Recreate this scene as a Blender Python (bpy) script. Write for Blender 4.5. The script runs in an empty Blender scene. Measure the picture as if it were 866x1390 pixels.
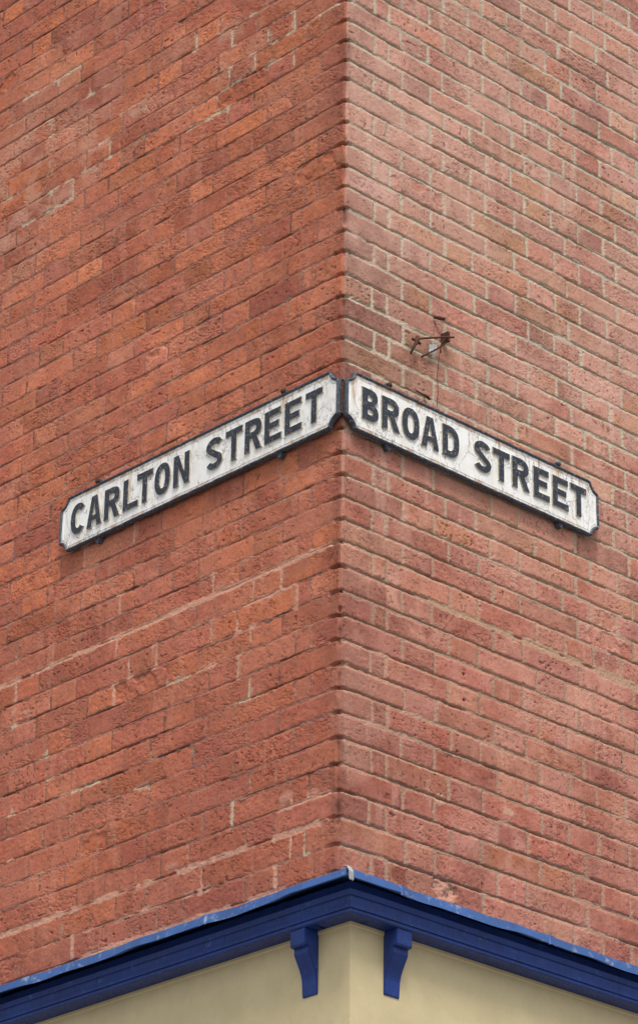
import bpy, math, random
import numpy as np
from mathutils import Vector, Matrix
from mathutils.geometry import tessellate_polygon

# ------------------------------------------------------------------ camera, sky, sun, exposure
scene = bpy.context.scene
COL = scene.collection
cam_d = bpy.data.cameras.new('camera')
cam = bpy.data.objects.new('camera', cam_d)
COL.objects.link(cam)
scene.camera = cam
rt = Vector((0.9996052946551235, 0.024740929732588905, 0.013309443767903628))
up = Vector((-0.0008963388677389866, -0.44542441364142904, 0.8953190985949219))
fw = Vector((-0.02807937809279384, 0.8949776411330935, 0.44522642598768286))
m = Matrix(((rt.x, up.x, -fw.x, 0.19491519), (rt.y, up.y, -fw.y, -8.18668238),
            (rt.z, up.z, -fw.z, -5.60502133), (0, 0, 0, 1)))
cam.matrix_world = m
cam_d.sensor_fit = 'VERTICAL'
cam_d.sensor_height = 36.0
cam_d.lens = 4478.537 / 1390.0 * 36.0
cam_d.shift_x = 0.0
cam_d.shift_y = (650.0 - 695.0) / 1390.0
cam_d.clip_start = 0.1
cam_d.clip_end = 400.0

SUN_EL, SUN_AZ = math.radians(60), math.radians(171)      # azimuth clockwise from +Y: behind the viewer, to the right
world = bpy.data.worlds.new('World')
scene.world = world
world.use_nodes = True
wn = world.node_tree.nodes
wl = world.node_tree.links
wn.clear()
sky = wn.new('ShaderNodeTexSky')
sky.sky_type = 'NISHITA'
sky.sun_disc = False
sky.sun_elevation = SUN_EL
sky.sun_rotation = SUN_AZ
sky.air_density = 1.0
sky.dust_density = 4.0
bg = wn.new('ShaderNodeBackground')
bg.inputs['Strength'].default_value = 0.11
hs = wn.new('ShaderNodeHueSaturation')                    # overcast: the blue of the sky is veiled by cloud
hs.inputs['Saturation'].default_value = 0.30
wo = wn.new('ShaderNodeOutputWorld')
wl.new(sky.outputs[0], hs.inputs['Color'])
wl.new(hs.outputs[0], bg.inputs['Color'])
wl.new(bg.outputs[0], wo.inputs['Surface'])

sun_d = bpy.data.lights.new('sun', 'SUN')
sun_d.energy = 1.5
sun_d.angle = math.radians(11)
sun_d.color = (1.0, 0.965, 0.92)
sun = bpy.data.objects.new('sun', sun_d)
COL.objects.link(sun)
sdir = Vector((math.sin(SUN_AZ) * math.cos(SUN_EL), math.cos(SUN_AZ) * math.cos(SUN_EL), math.sin(SUN_EL)))
sun.rotation_euler = sdir.to_track_quat('Z', 'Y').to_euler()
sun.location = sdir * 20

vs = scene.view_settings
vs.view_transform = 'Standard'
vs.look = 'None'
vs.gamma = 1.0
vs.use_curve_mapping = False
vs.exposure = 0.60

# ------------------------------------------------------------------ frame of reference
# the corner of the building is the z axis; T runs along a wall away from it, N points out of that wall
Q = math.sqrt(.5)
T = {1: Vector((Q, Q, 0)), -1: Vector((-Q, Q, 0))}
N = {1: Vector((Q, -Q, 0)), -1: Vector((-Q, -Q, 0))}
UP = Vector((0, 0, 1))
random.seed(5)

def P(s, u, z, d):
    return T[s] * u + N[s] * d + UP * z

# ------------------------------------------------------------------ object helpers
def link(o, parent=None):
    COL.objects.link(o)
    if parent is not None:
        o.parent = parent
        o.matrix_parent_inverse = parent.matrix_world.inverted() if parent.type == 'EMPTY' and False else Matrix.Identity(4)
    return o

def tag(o, label=None, cat=None, group=None, kind=None):
    if label: o['label'] = label
    if cat: o['category'] = cat
    if group: o['group'] = group
    if kind: o['kind'] = kind
    return o

def empty(name, mat):
    o = bpy.data.objects.new(name, None)
    o.empty_display_size = 0.1
    COL.objects.link(o)
    o.matrix_world = mat
    return o

def wall_frame(s, u=0, z=0, d=0):
    """local x along the reading direction of the wall, y into the wall, z up; right handed"""
    x = T[1] if s > 0 else -T[-1]
    y = -N[s]
    p = P(s, u, z, d)
    return Matrix(((x.x, y.x, 0, p.x), (x.y, y.y, 0, p.y), (x.z, y.z, 1, p.z), (0, 0, 0, 1)))

class MB:
    def __init__(self): self.v = []; self.f = []; self.mi = []
    def add(self, v, f, mi=0):
        b = len(self.v)
        self.v += [tuple(p) for p in v]
        self.f += [tuple(b + i for i in q) for q in f]
        self.mi += [mi] * len(f)
    def box(self, x0, x1, y0, y1, z0, z1, mi=0):
        v = [(x, y, z) for x in (x0, x1) for y in (y0, y1) for z in (z0, z1)]
        self.add(v, [(0, 1, 3, 2), (4, 6, 7, 5), (0, 4, 5, 1), (2, 3, 7, 6), (0, 2, 6, 4), (1, 5, 7, 3)], mi)
    def tube(self, pts, r, n=8, mi=0, caps=True):
        pts = [Vector(p) for p in pts]
        rs = r if isinstance(r, (list, tuple)) else [r] * len(pts)
        v = []; f = []
        ref = None
        for i, p in enumerate(pts):
            a = pts[max(i - 1, 0)]; b = pts[min(i + 1, len(pts) - 1)]
            t = (b - a).normalized()
            if ref is None:
                ref = Vector((0, 0, 1)) if abs(t.z) < .9 else Vector((1, 0, 0))
            e1 = t.cross(ref).normalized(); e2 = t.cross(e1).normalized(); ref = -e2 if False else ref
            for k in range(n):
                an = 2 * math.pi * k / n
                v.append(p + (e1 * math.cos(an) + e2 * math.sin(an)) * rs[i])
        for i in range(len(pts) - 1):
            for k in range(n):
                f.append((i * n + k, i * n + (k + 1) % n, (i + 1) * n + (k + 1) % n, (i + 1) * n + k))
        if caps:
            f.append(tuple(range(n - 1, -1, -1))); f.append(tuple((len(pts) - 1) * n + k for k in range(n)))
        self.add(v, f, mi)
    def build(self, name, mats, parent=None, smooth=False, bevel=0, sub=0):
        me = bpy.data.meshes.new(name)
        me.from_pydata(self.v, [], self.f)
        for mt in (mats if isinstance(mats, (list, tuple)) else [mats]): me.materials.append(mt)
        me.polygons.foreach_set('material_index', self.mi)
        me.update()
        import bmesh
        bm = bmesh.new(); bm.from_mesh(me)
        bmesh.ops.remove_doubles(bm, verts=bm.verts, dist=1e-6)
        bmesh.ops.recalc_face_normals(bm, faces=bm.faces)
        if bevel:
            bmesh.ops.bevel(bm, geom=[e for e in bm.edges if len(e.link_faces) == 2 and e.calc_face_angle(0) > .5],
                            offset=bevel, segments=2, affect='EDGES', clamp_overlap=True)
        bm.to_mesh(me); bm.free()
        if smooth:
            me.polygons.foreach_set('use_smooth', [True] * len(me.polygons))
            me.update()
        o = bpy.data.objects.new(name, me)
        return link(o, parent)

# ------------------------------------------------------------------ materials
def lin(c):
    return tuple((x / 255 / 12.92) if x / 255 <= .04045 else ((x / 255 + .055) / 1.055) ** 2.4 for x in c)

def new_mat(name, rough=.8, spec=.3):
    mt = bpy.data.materials.new(name)
    mt.use_nodes = True
    nt = mt.node_tree
    b = nt.nodes['Principled BSDF']
    b.inputs['Roughness'].default_value = rough
    b.inputs['Specular IOR Level'].default_value = spec
    return mt, nt, b

def nnoise(nt, scale, detail=4, rough=.55, dist=0, vec=None, name='Object'):
    n = nt.nodes.new('ShaderNodeTexNoise')
    n.inputs['Scale'].default_value = scale
    n.inputs['Detail'].default_value = detail
    n.inputs['Roughness'].default_value = rough
    n.inputs['Distortion'].default_value = dist
    if vec is None:
        tc = nt.nodes.new('ShaderNodeTexCoord'); vec = tc.outputs['Object']
    nt.links.new(vec, n.inputs['Vector'])
    return n

def ramp(nt, fac, stops):
    r = nt.nodes.new('ShaderNodeValToRGB')
    e = r.color_ramp.elements
    while len(e) < len(stops): e.new(.5)
    for k, (p, c) in enumerate(stops):
        e[k].position = p
        e[k].color = (c, c, c, 1) if isinstance(c, (int, float)) else (*c, 1)
    nt.links.new(fac, r.inputs['Fac'])
    return r.outputs['Color']

def mix(nt, a, b, fac, mode='MIX'):
    n = nt.nodes.new('ShaderNodeMix')
    n.data_type = 'RGBA'; n.blend_type = mode; n.clamp_result = False
    for sock, val in ((n.inputs['Factor'], fac), (n.inputs[6], a), (n.inputs[7], b)):
        if isinstance(val, (int, float)): sock.default_value = val
        elif isinstance(val, tuple): sock.default_value = (*val, 1) if len(val) == 3 else val
        else: nt.links.new(val, sock)
    return n.outputs[2]

def bump(nt, bsdf, h, strength=.3, dist=.001, prev=None):
    b = nt.nodes.new('ShaderNodeBump')
    b.inputs['Strength'].default_value = strength
    b.inputs['Distance'].default_value = dist
    nt.links.new(h, b.inputs['Height'])
    if prev is not None: nt.links.new(prev, b.inputs['Normal'])
    nt.links.new(b.outputs[0], bsdf.inputs['Normal'])
    return b.outputs[0]

def brick_material():
    mt, nt, b = new_mat('weathered_brick', .92, .15)
    at = nt.nodes.new('ShaderNodeAttribute'); at.attribute_name = 'Col'
    n1 = nnoise(nt, 260, 3, .6)
    n2 = nnoise(nt, 700, 2, .6)
    c = mix(nt, at.outputs['Color'], ramp(nt, n1.outputs[0], [(.3, .80), (.7, 1.2)]), 1.0, 'MULTIPLY')
    c = mix(nt, c, ramp(nt, n2.outputs[0], [(.3, .9), (.7, 1.1)]), 1.0, 'MULTIPLY')
    nt.links.new(c, b.inputs['Base Color'])
    n3 = nnoise(nt, 330, 5, .65)
    bump(nt, b, n3.outputs[0], .55, .0016)
    return mt

def paint_white(stains=(), H=.183):
    mt, nt, b = new_mat('cracked_white_paint', .5, .4)
    tc = nt.nodes.new('ShaderNodeTexCoord')
    # wandering coordinates so that the crazing is irregular
    nz = nnoise(nt, 26, 3, .6, vec=tc.outputs['Object'])
    vm = nt.nodes.new('ShaderNodeVectorMath'); vm.operation = 'MULTIPLY_ADD'
    nt.links.new(nz.outputs['Color'], vm.inputs[0]); vm.inputs[1].default_value = (.055, .055, .055)
    cm = nt.nodes.new('ShaderNodeMapping'); cm.inputs['Scale'].default_value = (1.15, 1.0, .62)
    nt.links.new(tc.outputs['Object'], cm.inputs['Vector']); nt.links.new(cm.outputs[0], vm.inputs[2])
    def crack(scale, w, mscale, lo, hi):
        v = nt.nodes.new('ShaderNodeTexVoronoi'); v.feature = 'DISTANCE_TO_EDGE'
        v.inputs['Scale'].default_value = scale; v.inputs['Randomness'].default_value = 1
        nt.links.new(vm.outputs[0], v.inputs['Vector'])
        line = ramp(nt, v.outputs['Distance'], [(0, 1.0), (w, 0.0)])
        msk = ramp(nt, nnoise(nt, mscale, 2).outputs[0], [(lo, 0.0), (hi, 1.0)])
        return mix(nt, (0, 0, 0), line, msk)
    c1 = crack(17, .024, 9, .40, .52)
    c2 = crack(46, .034, 11, .50, .60)
    cr = mix(nt, c1, c2, 1.0, 'ADD')
    base = ramp(nt, nnoise(nt, 30, 5, .65).outputs[0], [(.3, (.80, .79, .75)), (.55, (.89, .89, .87)), (.8, (.92, .92, .90))])
    # rust bleeding through in places
    sep = nt.nodes.new('ShaderNodeMapping'); sep.inputs['Scale'].default_value = (1.0, 1.0, .28)
    nt.links.new(tc.outputs['Object'], sep.inputs['Vector'])
    rn = nnoise(nt, 42, 4, .62, .4, vec=sep.outputs[0])
    rmask = ramp(nt, rn.outputs[0], [(.62, 0.0), (.74, .75)])
    base = mix(nt, base, (.46, .23, .075), rmask)
    yn = ramp(nt, nnoise(nt, 14, 3).outputs[0], [(.5, 0.0), (.75, .3)])
    base = mix(nt, base, (.66, .55, .36), yn)
    # rust running down from the fixings and creeping in from the rim
    sx = nt.nodes.new('ShaderNodeSeparateXYZ'); nt.links.new(tc.outputs['Object'], sx.inputs[0])
    def mth(op, a, b_=None, clamp=False):
        n_ = nt.nodes.new('ShaderNodeMath'); n_.operation = op; n_.use_clamp = clamp
        for q, v_ in ((0, a), (1, b_)):
            if v_ is None: continue
            if isinstance(v_, (int, float)): n_.inputs[q].default_value = v_
            else: nt.links.new(v_, n_.inputs[q])
        return n_.outputs[0]
    smap = nt.nodes.new('ShaderNodeMapping'); smap.inputs['Scale'].default_value = (1.0, 1.0, .15)
    nt.links.new(tc.outputs['Object'], smap.inputs['Vector'])
    sn = nnoise(nt, 130, 3, .6, vec=smap.outputs[0]).outputs[0]
    tot = None
    for (lx, wd, ln) in stains:
        dx = mth('DIVIDE', mth('ABSOLUTE', mth('SUBTRACT', sx.outputs[0], lx)), wd)
        m1 = mth('SUBTRACT', 1.0, dx, True)
        m2 = mth('DIVIDE', mth('SUBTRACT', sx.outputs[2], H - ln), ln, True)
        m3 = mth('MULTIPLY', mth('MULTIPLY', m1, m2), mth('MULTIPLY', mth('SUBTRACT', sn, .30, True), 4.5), True)
        tot = m3 if tot is None else mth('MAXIMUM', tot, m3)
    edge = mth('MULTIPLY', mth('SUBTRACT', mth('ABSOLUTE', mth('SUBTRACT', sx.outputs[2], H / 2)), H / 2 - .024), 70.0, True)
    en = ramp(nt, nnoise(nt, 34, 5, .7).outputs[0], [(.46, 0.0), (.60, .9)])
    em = mth('MULTIPLY', edge, en)
    tot = em if tot is None else mth('MAXIMUM', tot, em)
    base = mix(nt, base, (.50, .23, .055), tot)
    gr = ramp(nt, nnoise(nt, 70, 5, .7, vec=smap.outputs[0]).outputs[0], [(.56, 0.0), (.75, .35)])
    base = mix(nt, base, (.40, .38, .34), gr)
    base = mix(nt, base, (.12, .10, .085), mix(nt, (0, 0, 0), cr, .75))
    nt.links.new(base, b.inputs['Base Color'])
    inv = nt.nodes.new('ShaderNodeInvert'); nt.links.new(cr, inv.inputs['Color'])
    pr = bump(nt, b, inv.outputs[0], .5, .0012)
    bump(nt, b, nnoise(nt, 120, 4).outputs[0], .25, .0012, prev=pr)
    return mt

def iron_paint(name, dark, chip, rust, lo=.60, hi=.68, rough=.55):
    """worn dark paint with pale chips and rusty spots"""
    mt, nt, b = new_mat(name, rough, .4)
    base = ramp(nt, nnoise(nt, 55, 5, .6).outputs[0], [(.3, tuple(x * .75 for x in dark)), (.7, tuple(x * 1.45 for x in dark))])
    ck = ramp(nt, nnoise(nt, 160, 5, .7).outputs[0], [(lo, 0.0), (hi, 1.0)])
    base = mix(nt, base, chip, ck)
    rk = ramp(nt, nnoise(nt, 38, 5, .7, .5).outputs[0], [(.63, 0.0), (.70, .9)])
    base = mix(nt, base, rust, rk)
    nt.links.new(base, b.inputs['Base Color'])
    bump(nt, b, nnoise(nt, 220, 5, .65).outputs[0], .4, .0012)
    return mt

def rust_mat():
    mt, nt, b = new_mat('rusty_iron', .9, .2)
    c = ramp(nt, nnoise(nt, 180, 5, .7).outputs[0], [(.3, (.035, .020, .016)), (.55, (.095, .042, .025)), (.75, (.18, .09, .05))])
    nt.links.new(c, b.inputs['Base Color'])
    bump(nt, b, nnoise(nt, 500, 4).outputs[0], .6, .001)
    return mt

def paint_mat(name, col, worn, lo, hi, scale=22, rough=.42, amp=.2, dirt=None):
    mt, nt, b = new_mat(name, rough, .45)
    tc = nt.nodes.new('ShaderNodeTexCoord')
    base = ramp(nt, nnoise(nt, 9, 5, .6, vec=tc.outputs['Object']).outputs[0], [(.3, tuple(x * (1 - amp) for x in col)), (.7, tuple(x * (1 + amp) for x in col))])
    w = ramp(nt, nnoise(nt, scale, 6, .72, .3, vec=tc.outputs['Object']).outputs[0], [(lo, 0.0), (hi, 1.0)])
    base = mix(nt, base, worn, w)
    if dirt:
        dk = ramp(nt, nnoise(nt, 30, 5, .65).outputs[0], [(.5, 0.0), (.8, .6)])
        base = mix(nt, base, dirt, dk)
    nt.links.new(base, b.inputs['Base Color'])
    pr = bump(nt, b, nnoise(nt, 90, 5, .6).outputs[0], .3, .0014)
    mp = nt.nodes.new('ShaderNodeMapping'); mp.inputs['Scale'].default_value = (1.0, 1.0, .12)
    nt.links.new(tc.outputs['Object'], mp.inputs['Vector'])
    st_ = nnoise(nt, 160, 4, .6, vec=mp.outputs[0])
    bump(nt, b, st_.outputs[0], .18, .001, prev=pr)
    rs = ramp(nt, st_.outputs[0], [(.3, rough - .1), (.7, rough + .25)])
    nt.links.new(rs, b.inputs['Roughness'])
    return mt

M_BRICK = brick_material()
M_RIM = iron_paint('slate_rim_paint', (.045, .056, .078), (.30, .31, .32), (.17, .085, .045), .56, .66)
M_LETTER = iron_paint('letter_face_paint', (.024, .029, .042), (.34, .34, .33), (.16, .09, .05), .585, .66)
M_EDGE = iron_paint('letter_edge_paint', (.42, .38, .30), (.20, .14, .09), (.28, .17, .09), .58, .68)
M_RUST = rust_mat()
M_BLUE = paint_mat('blue_gloss_paint', (.008, .036, .200), (.08, .13, .31), .60, .72, 45, .40, dirt=(.010, .020, .060))
M_LEAD = paint_mat('blue_painted_lead', (.040, .105, .30), (.34, .41, .52), .57, .72, 24, .5, dirt=(.030, .055, .15))
M_ZINC = paint_mat('bare_lead', (.32, .32, .31), (.55, .54, .50), .5, .7, 40, .6, dirt=(.10, .10, .10))
M_CREAM = paint_mat('cream_paint', (.60, .50, .29), (.66, .57, .36), .60, .8, 40, .5, amp=.06, dirt=(.53, .43, .245))
M_PALE = paint_mat('torn_pale_tape', (.62, .64, .66), (.5, .52, .54), .5, .7, 60, .5)
M_GROUND = paint_mat('paving', (.20, .19, .18), (.26, .25, .23), .45, .65, 3, .9)
M_CORE = paint_mat('inner_masonry', (.22, .12, .09), (.26, .2, .16), .5, .7, 5, .95)

# measured bed joints (z at the corner) and repointed joints (kind, u0, z0, u1, z1)
STROKES_LEFT = [('l', 0.015, 0.073, 0.333, 0.067), ('l', 0.236, 0.147, 0.235, 0.084), ('l', 0.335, 0.141, 0.333, 0.081), ('l', 0.418, 0.222, 0.416, 0.18), ('l', 0.509, 0.211, 0.509, 0.135), ('l', 0.566, 0.275, 0.564, 0.224), ('l', 0.219, -0.003, 0.491, 0.002), ('l', 0.416, 0.066, 0.414, 0.003), ('l', 0.229, -0.004, 0.228, -0.058), ('l', 0.51, 0.065, 0.508, 0.002), ('l', 0.508, -0.001, 0.569, 0.0), ('l', 0.572, -0.004, 0.569, -0.072), ('l', 0.488, -0.083, 0.72, -0.077), ('l', 0.69, 0.266, 0.688, 0.209), ('l', 0.922, 0.106, 1.002, 0.114), ('l', 1.188, 0.276, 1.066, 0.267), ('l', 1.28, 0.41, 1.275, 0.351), ('l', 1.338, 0.426, 1.269, 0.422), ('l', 1.569, 0.423, 1.299, 0.413), ('l', 1.394, 0.271, 1.641, 0.261), ('l', 1.398, 0.272, 1.393, 0.207), ('l', 1.633, 0.394, 1.629, 0.351), ('l', 1.283, 0.406, 1.279, 0.355), ('l', 1.22, 0.313, 1.218, 0.284), ('l', 1.211, 0.283, 1.122, 0.282), ('l', 1.398, 0.124, 1.393, 0.063), ('l', 1.221, 0.051, 1.216, -0.015), ('l', 1.216, -0.015, 1.12, -0.024), ('l', 1.203, 0.06, 1.078, 0.063), ('l', 1.096, 0.06, 1.091, -0.023), ('l', 1.275, -0.017, 1.27, -0.08), ('l', 1.388, -0.007, 1.279, -0.012), ('l', 1.53, -0.08, 1.267, -0.081), ('l', 1.635, 0.063, 1.569, 0.057), ('l', 1.399, -0.016, 1.395, -0.059), ('l', 1.637, 0.127, 1.632, 0.076), ('l', 1.05, 0.128, 0.927, 0.127), ('p', 0.877, -1.378, 0.874, -1.432), ('p', 1.118, -1.366, 1.114, -1.426), ('p', 0.938, -1.575, 0.934, -1.635), ('p', 0.178, -1.807, 0.176, -1.861), ('p', 0.392, -1.793, 0.179, -1.807), ('p', 0.524, -1.656, 0.523, -1.701), ('p', 0.235, -1.732, 0.234, -1.782), ('p', 0.357, -1.731, 0.356, -1.768), ('p', 0.414, -1.84, 0.413, -1.872), ('p', 0.352, -1.867, 0.351, -1.91), ('p', 0.773, -1.798, 0.77, -1.862), ('p', 0.935, -1.723, 0.931, -1.782), ('l', 0.708, -1.93, 0.622, -1.938), ('p', 0.575, -1.934, 0.513, -1.934), ('l', 0.35, -2.019, 0.348, -2.079), ('l', 0.391, -2.08, 0.315, -2.083), ('p', 0.408, -1.935, 0.406, -2.003), ('p', 0.88, -1.817, 0.877, -1.862), ('p', 0.944, -1.854, 0.939, -1.924), ('p', 1.422, -1.725, 1.418, -1.78), ('l', 1.415, -1.812, 1.408, -1.885), ('p', 0.525, -1.801, 0.522, -1.857), ('l', 1.292, -2.071, 1.172, -2.08), ('l', 1.12, -2.15, 0.951, -2.155), ('l', 0.833, -2.227, 0.766, -2.227), ('l', 1.288, -1.997, 1.243, -2.0), ('p', 0.225, -2.444, 0.001, -2.451), ('l', 0.419, -2.388, 0.417, -2.436), ('l', 0.116, -2.548, 0.115, -2.598), ('p', 0.185, -2.536, 0.183, -2.587), ('P', 0.238, -2.606, 0.236, -2.656), ('P', 0.546, -2.535, 0.539, -2.687), ('P', 0.806, -2.522, 0.803, -2.582), ('P', 1.087, -2.603, 1.082, -2.668), ('l', 1.399, -2.116, 1.394, -2.176), ('p', 1.403, -2.231, 1.398, -2.29)]
STROKES_RIGHT = []
BED_Z = [-0.0018, -0.0737, -0.1444, -0.2105, -0.2864, -0.3598, -0.4312, -0.5099, -0.5796, -0.6537, -0.7289, -0.7971, -0.8729, -0.9444, -1.0132, -1.0825, -1.1546, -1.2261, -1.2976, -1.3691, -1.4453, -1.5144, -1.5834, -1.6525, -1.7199, -1.7946, -1.8688, -1.9401, -2.0124, -2.085, -2.156, -2.2265, -2.2997, -2.3744, -2.4493, -2.5243, -2.6025]
# thickly repointed beds: kind, bed, u0, u1, half thickness, strength
BEDS_LEFT = [("p", 24, 0, 1.7, .0075, 1), ("P", 35, 0, 1.6, .0085, 1), ("P", 36, .50, 1.12, .0078, .9), ("P", 37, .20, 1.06, .0085, .9), ("p", 34, 0, .26, .006, .8)]
BEDS_RIGHT = [("L", 25, .33, .78, .0095, 1), ("L", 25, .66, 1.6, .014, 1), ("l", 24, -.02, .20, .0075, .6)]

# ------------------------------------------------------------------ the brick walls: every brick, joint, chip and pit is relief
_RT = np.random.RandomState(11).rand(2048, 2048).astype(np.float32)
_RF = _RT.ravel()
def hash01(a, b, seed):
    return _RT[(np.asarray(a) * 31 + seed * 97 + 5) & 2047, (np.asarray(b) * 17 + seed * 389 + 11) & 2047]

def vn(x, y, seed):
    x = np.asarray(x, np.float32); y = np.asarray(y, np.float32)
    xf = np.floor(x); yf = np.floor(y); fx = x - xf; fy = y - yf
    xi = xf.astype(np.int32) + (seed * 131) ; yi = yf.astype(np.int32) + (seed * 577)
    fx = fx * fx * fx * (fx * (fx * 6 - 15) + 10); fy = fy * fy * fy * (fy * (fy * 6 - 15) + 10)
    r0 = (xi & 2047) << 11; r1 = ((xi + 1) & 2047) << 11; c0 = yi & 2047; c1 = (yi + 1) & 2047
    a = _RF[r0 | c0]; b = _RF[r1 | c0]; c = _RF[r0 | c1]; d = _RF[r1 | c1]
    a = a + (b - a) * fx; c = c + (d - c) * fx
    return a + (c - a) * fy      # 0..1

def fbm(x, y, f, seed, octv=3, g=.5):
    s = 0; a = 1; t = 0
    for k in range(octv):
        ca, sa = math.cos(.7 * k + seed), math.sin(.7 * k + seed)
        s = s + a * vn((x * ca - y * sa) * f * 2 ** k + 17.3 * k, (x * sa + y * ca) * f * 2 ** k, seed + k * 31); t += a; a *= g
    return s / t

def sst(a, b, x):
    t = np.clip((x - a) / (b - a), 0, 1); return t * t * (3 - 2 * t)

def H0(j): return 1 + 0.0385 * (j / 36 - .5)

def joint_table(s, typ, n=64):
    """positions of the perpends of a course, in header modules from the corner: typ 0 starts with a stretcher"""
    if typ == 0: x = [0, 2, 3]; x0 = 3
    else: x = [0, 1, 1.5, 3.5, 4.5]; x0 = 4.5
    if s > 0:                       # a run of irregular bond in the right-hand wall
        x += [5, 6, 8, 10, 11] if typ == 0 else [6.5, 7.5, 8.5, 9.5, 11.5]
        x += [13, 14] if typ == 0 else [12.5]
        x0 = x[-1]
    while x[-1] < 60:
        if x0 == x[-1]: x.append(x[-1] + 2)
        else: x.append(x[-1] + (1 if round((x[-1] - x0) % 3, 2) == 2 else 2))
    return np.array(sorted(set(x)))

PAL = {1: [(188, 136, 120), (180, 122, 106), (194, 142, 126), (176, 116, 100), (190, 138, 112), (182, 128, 118), (172, 118, 107), (184, 120, 102), (186, 146, 122)],
       -1: [(190, 115, 87), (181, 106, 83), (198, 118, 84), (172, 97, 80), (194, 126, 102), (186, 108, 83), (176, 104, 90), (194, 116, 84), (184, 112, 92)]}

def non_uniform(a, b, lo, hi, fine, coarse):
    mid = np.arange(a, b + fine / 2, fine)
    left = [a]; st = fine
    while left[-1] > lo: st = min(st * 1.15, coarse); left.append(left[-1] - st)
    right = [mid[-1]]; st = fine
    while right[-1] < hi: st = min(st * 1.15, coarse); right.append(right[-1] + st)
    return np.array(left[1:][::-1] + list(mid) + right[1:])

def make_wall(s, parent):
    us = non_uniform(0, 1.80 if s < 0 else 1.42, 0, 5.0, .0029, .018)
    us = us[us >= 0]
    zs = non_uniform(-2.86, .98 if s < 0 else .78, -3.6, 3.2, .0020, .016)
    nu, nz = len(us), len(zs)
    U, Z = np.meshgrid(us, zs)          # (nz, nu)
    X0 = (U if s > 0 else -U).astype(np.float32); Z = Z.astype(np.float32)
    sd = 100 if s > 0 else 500
    # wandering of courses and edges
    wz = (fbm(X0, Z * .6, 1.6, sd, 2) - .5) * .006 * sst(0, .25, U) + (fbm(X0, Z, 38, sd + 5, 3) - .5) * .0042
    wu = (fbm(X0, Z, 30, sd + 9, 3) - .5) * .0050
    Zw = Z + wz; Uw = U + wu * sst(.0, .02, U)
    beds = np.array(BED_Z)
    beds = np.concatenate([beds[0] + .0722 * np.arange(48, 0, -1), beds, beds[-1] - .0755 * np.arange(1, 22)])   # descending
    j = np.searchsorted(-beds, -Zw.ravel(), side='right').reshape(Z.shape) - 1          # bed index above
    course = j - 48                                  # course 0 lies under bed 0
    ztop = beds[j]; zbot = beds[np.minimum(j + 1, len(beds) - 1)]
    Hm = (0.11986 if s > 0 else 0.11716) * H0(course.astype(np.float32) + .5)
    uu = Uw / Hm
    par = (course % 2 == 0)                          # even course: right starts with a header, left with a stretcher
    typ = np.where(par, 1, 0) if s > 0 else np.where(par, 0, 1)
    idx = np.zeros(Z.shape, np.int64); A = np.zeros(Z.shape, np.float32); B = A.copy()
    for t in (0, 1):
        tab = joint_table(s, t)
        cc = course[:, 0] if False else course
        msk = typ == t
        u_ = uu[msk]; c_ = course[msk]
        i0 = np.searchsorted(tab, u_, side='right') - 1
        # each perpend is a little off its place, the same for the bricks on both of its sides
        def pos(i):
            jit = (hash01(i, c_, sd + 41) - .5) * .11
            return tab[i] + np.where(i > 0, jit, 0)
        lo_ = i0 - (u_ < pos(i0)); lo_ = np.maximum(lo_, 0)
        lo_ = lo_ + (u_ >= pos(lo_ + 1))
        idx[msk] = lo_; A[msk] = pos(lo_); B[msk] = pos(lo_ + 1)
    hA = A * Hm; hB = B * Hm
    bid = idx
    r = lambda k: hash01(bid, course, sd + k)
    gb, gp = (.0102, .0094) if s > 0 else (.0062, .0052)     # bed and perpend thickness
    top = ztop - gb / 2 - (r(1) - .5) * .004; bot = zbot + gb / 2 + (r(2) - .5) * .004
    tilt = (r(3) - .5) * .012
    lef = hA + np.where(bid > 0, gp / 2 + (r(4) - .5) * .003, -.05); rig = hB - gp / 2 - (r(5) - .5) * .003
    cx = (lef + rig) / 2; cz = (top + bot) / 2
    qx = np.abs(Uw - cx) - (rig - lef) / 2; qz = np.abs(Zw - cz - (Uw - cx) * tilt * .5) - (top - bot) / 2
    rr = .0045
    ax = qx + rr; az = qz + rr
    sdf = np.hypot(np.maximum(ax, 0), np.maximum(az, 0)) + np.minimum(np.maximum(ax, az), 0) - rr
    # edge wear: fine wobble and larger knocks
    n_f = fbm(X0, Z, 150, sd + 61, 3)
    n_m = fbm(X0, Z, 48, sd + 67, 2)
    knock = sst(.70, .86, n_m) * .007
    sdf = sdf + (n_f - .5) * .0032 + knock * sst(-.012, -.001, sdf)
    inside = -sdf
    prof = sst(-.0006, .0013, inside)
    # --- relief of a brick face
    face = (r(11) - .5) * (.0028 if s > 0 else .0014)
    face = face + (Uw - cx) * (r(12) - .5) * .014 + (Zw - cz) * (r(13) - .5) * (.026 if s > 0 else .014)
    lowf = fbm(X0, Z, 13, sd + 71, 2)
    ang = np.where(s > 0, 1.0, 1.0)
    cr_ = fbm(X0 + Z * .55, Z * 2.0 + X0 * .25, 52, sd + 77, 3)       # drag creases
    crease = sst(.055, .0, np.abs(cr_ - .5)) * sst(.50, .66, fbm(X0, Z, 16, sd + 81, 2) + (r(14) - .5) * .5)
    rough_amt = .55 + .9 * r(15)
    face = face + (lowf - .5) * .003 + ((fbm(X0, Z, 90, sd + 85, 4, .62) - .5) * (.0023 if s < 0 else .0024)) * rough_amt
    face = face - crease * (.0019 if s < 0 else .0016)
    pn = vn(X0 * 120, Z * 120, sd + 91); pn2 = vn(X0 * 62 + 9, Z * 75, sd + 92)
    pit = sst(.84, .95, pn) * .0028 + sst(.93, .99, pn2) * .0055
    face = face - pit * (.15 + 1.0 * r(16) ** 2) * sst(.35, .6, fbm(X0, Z, 9, sd + 95, 2))
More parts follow.
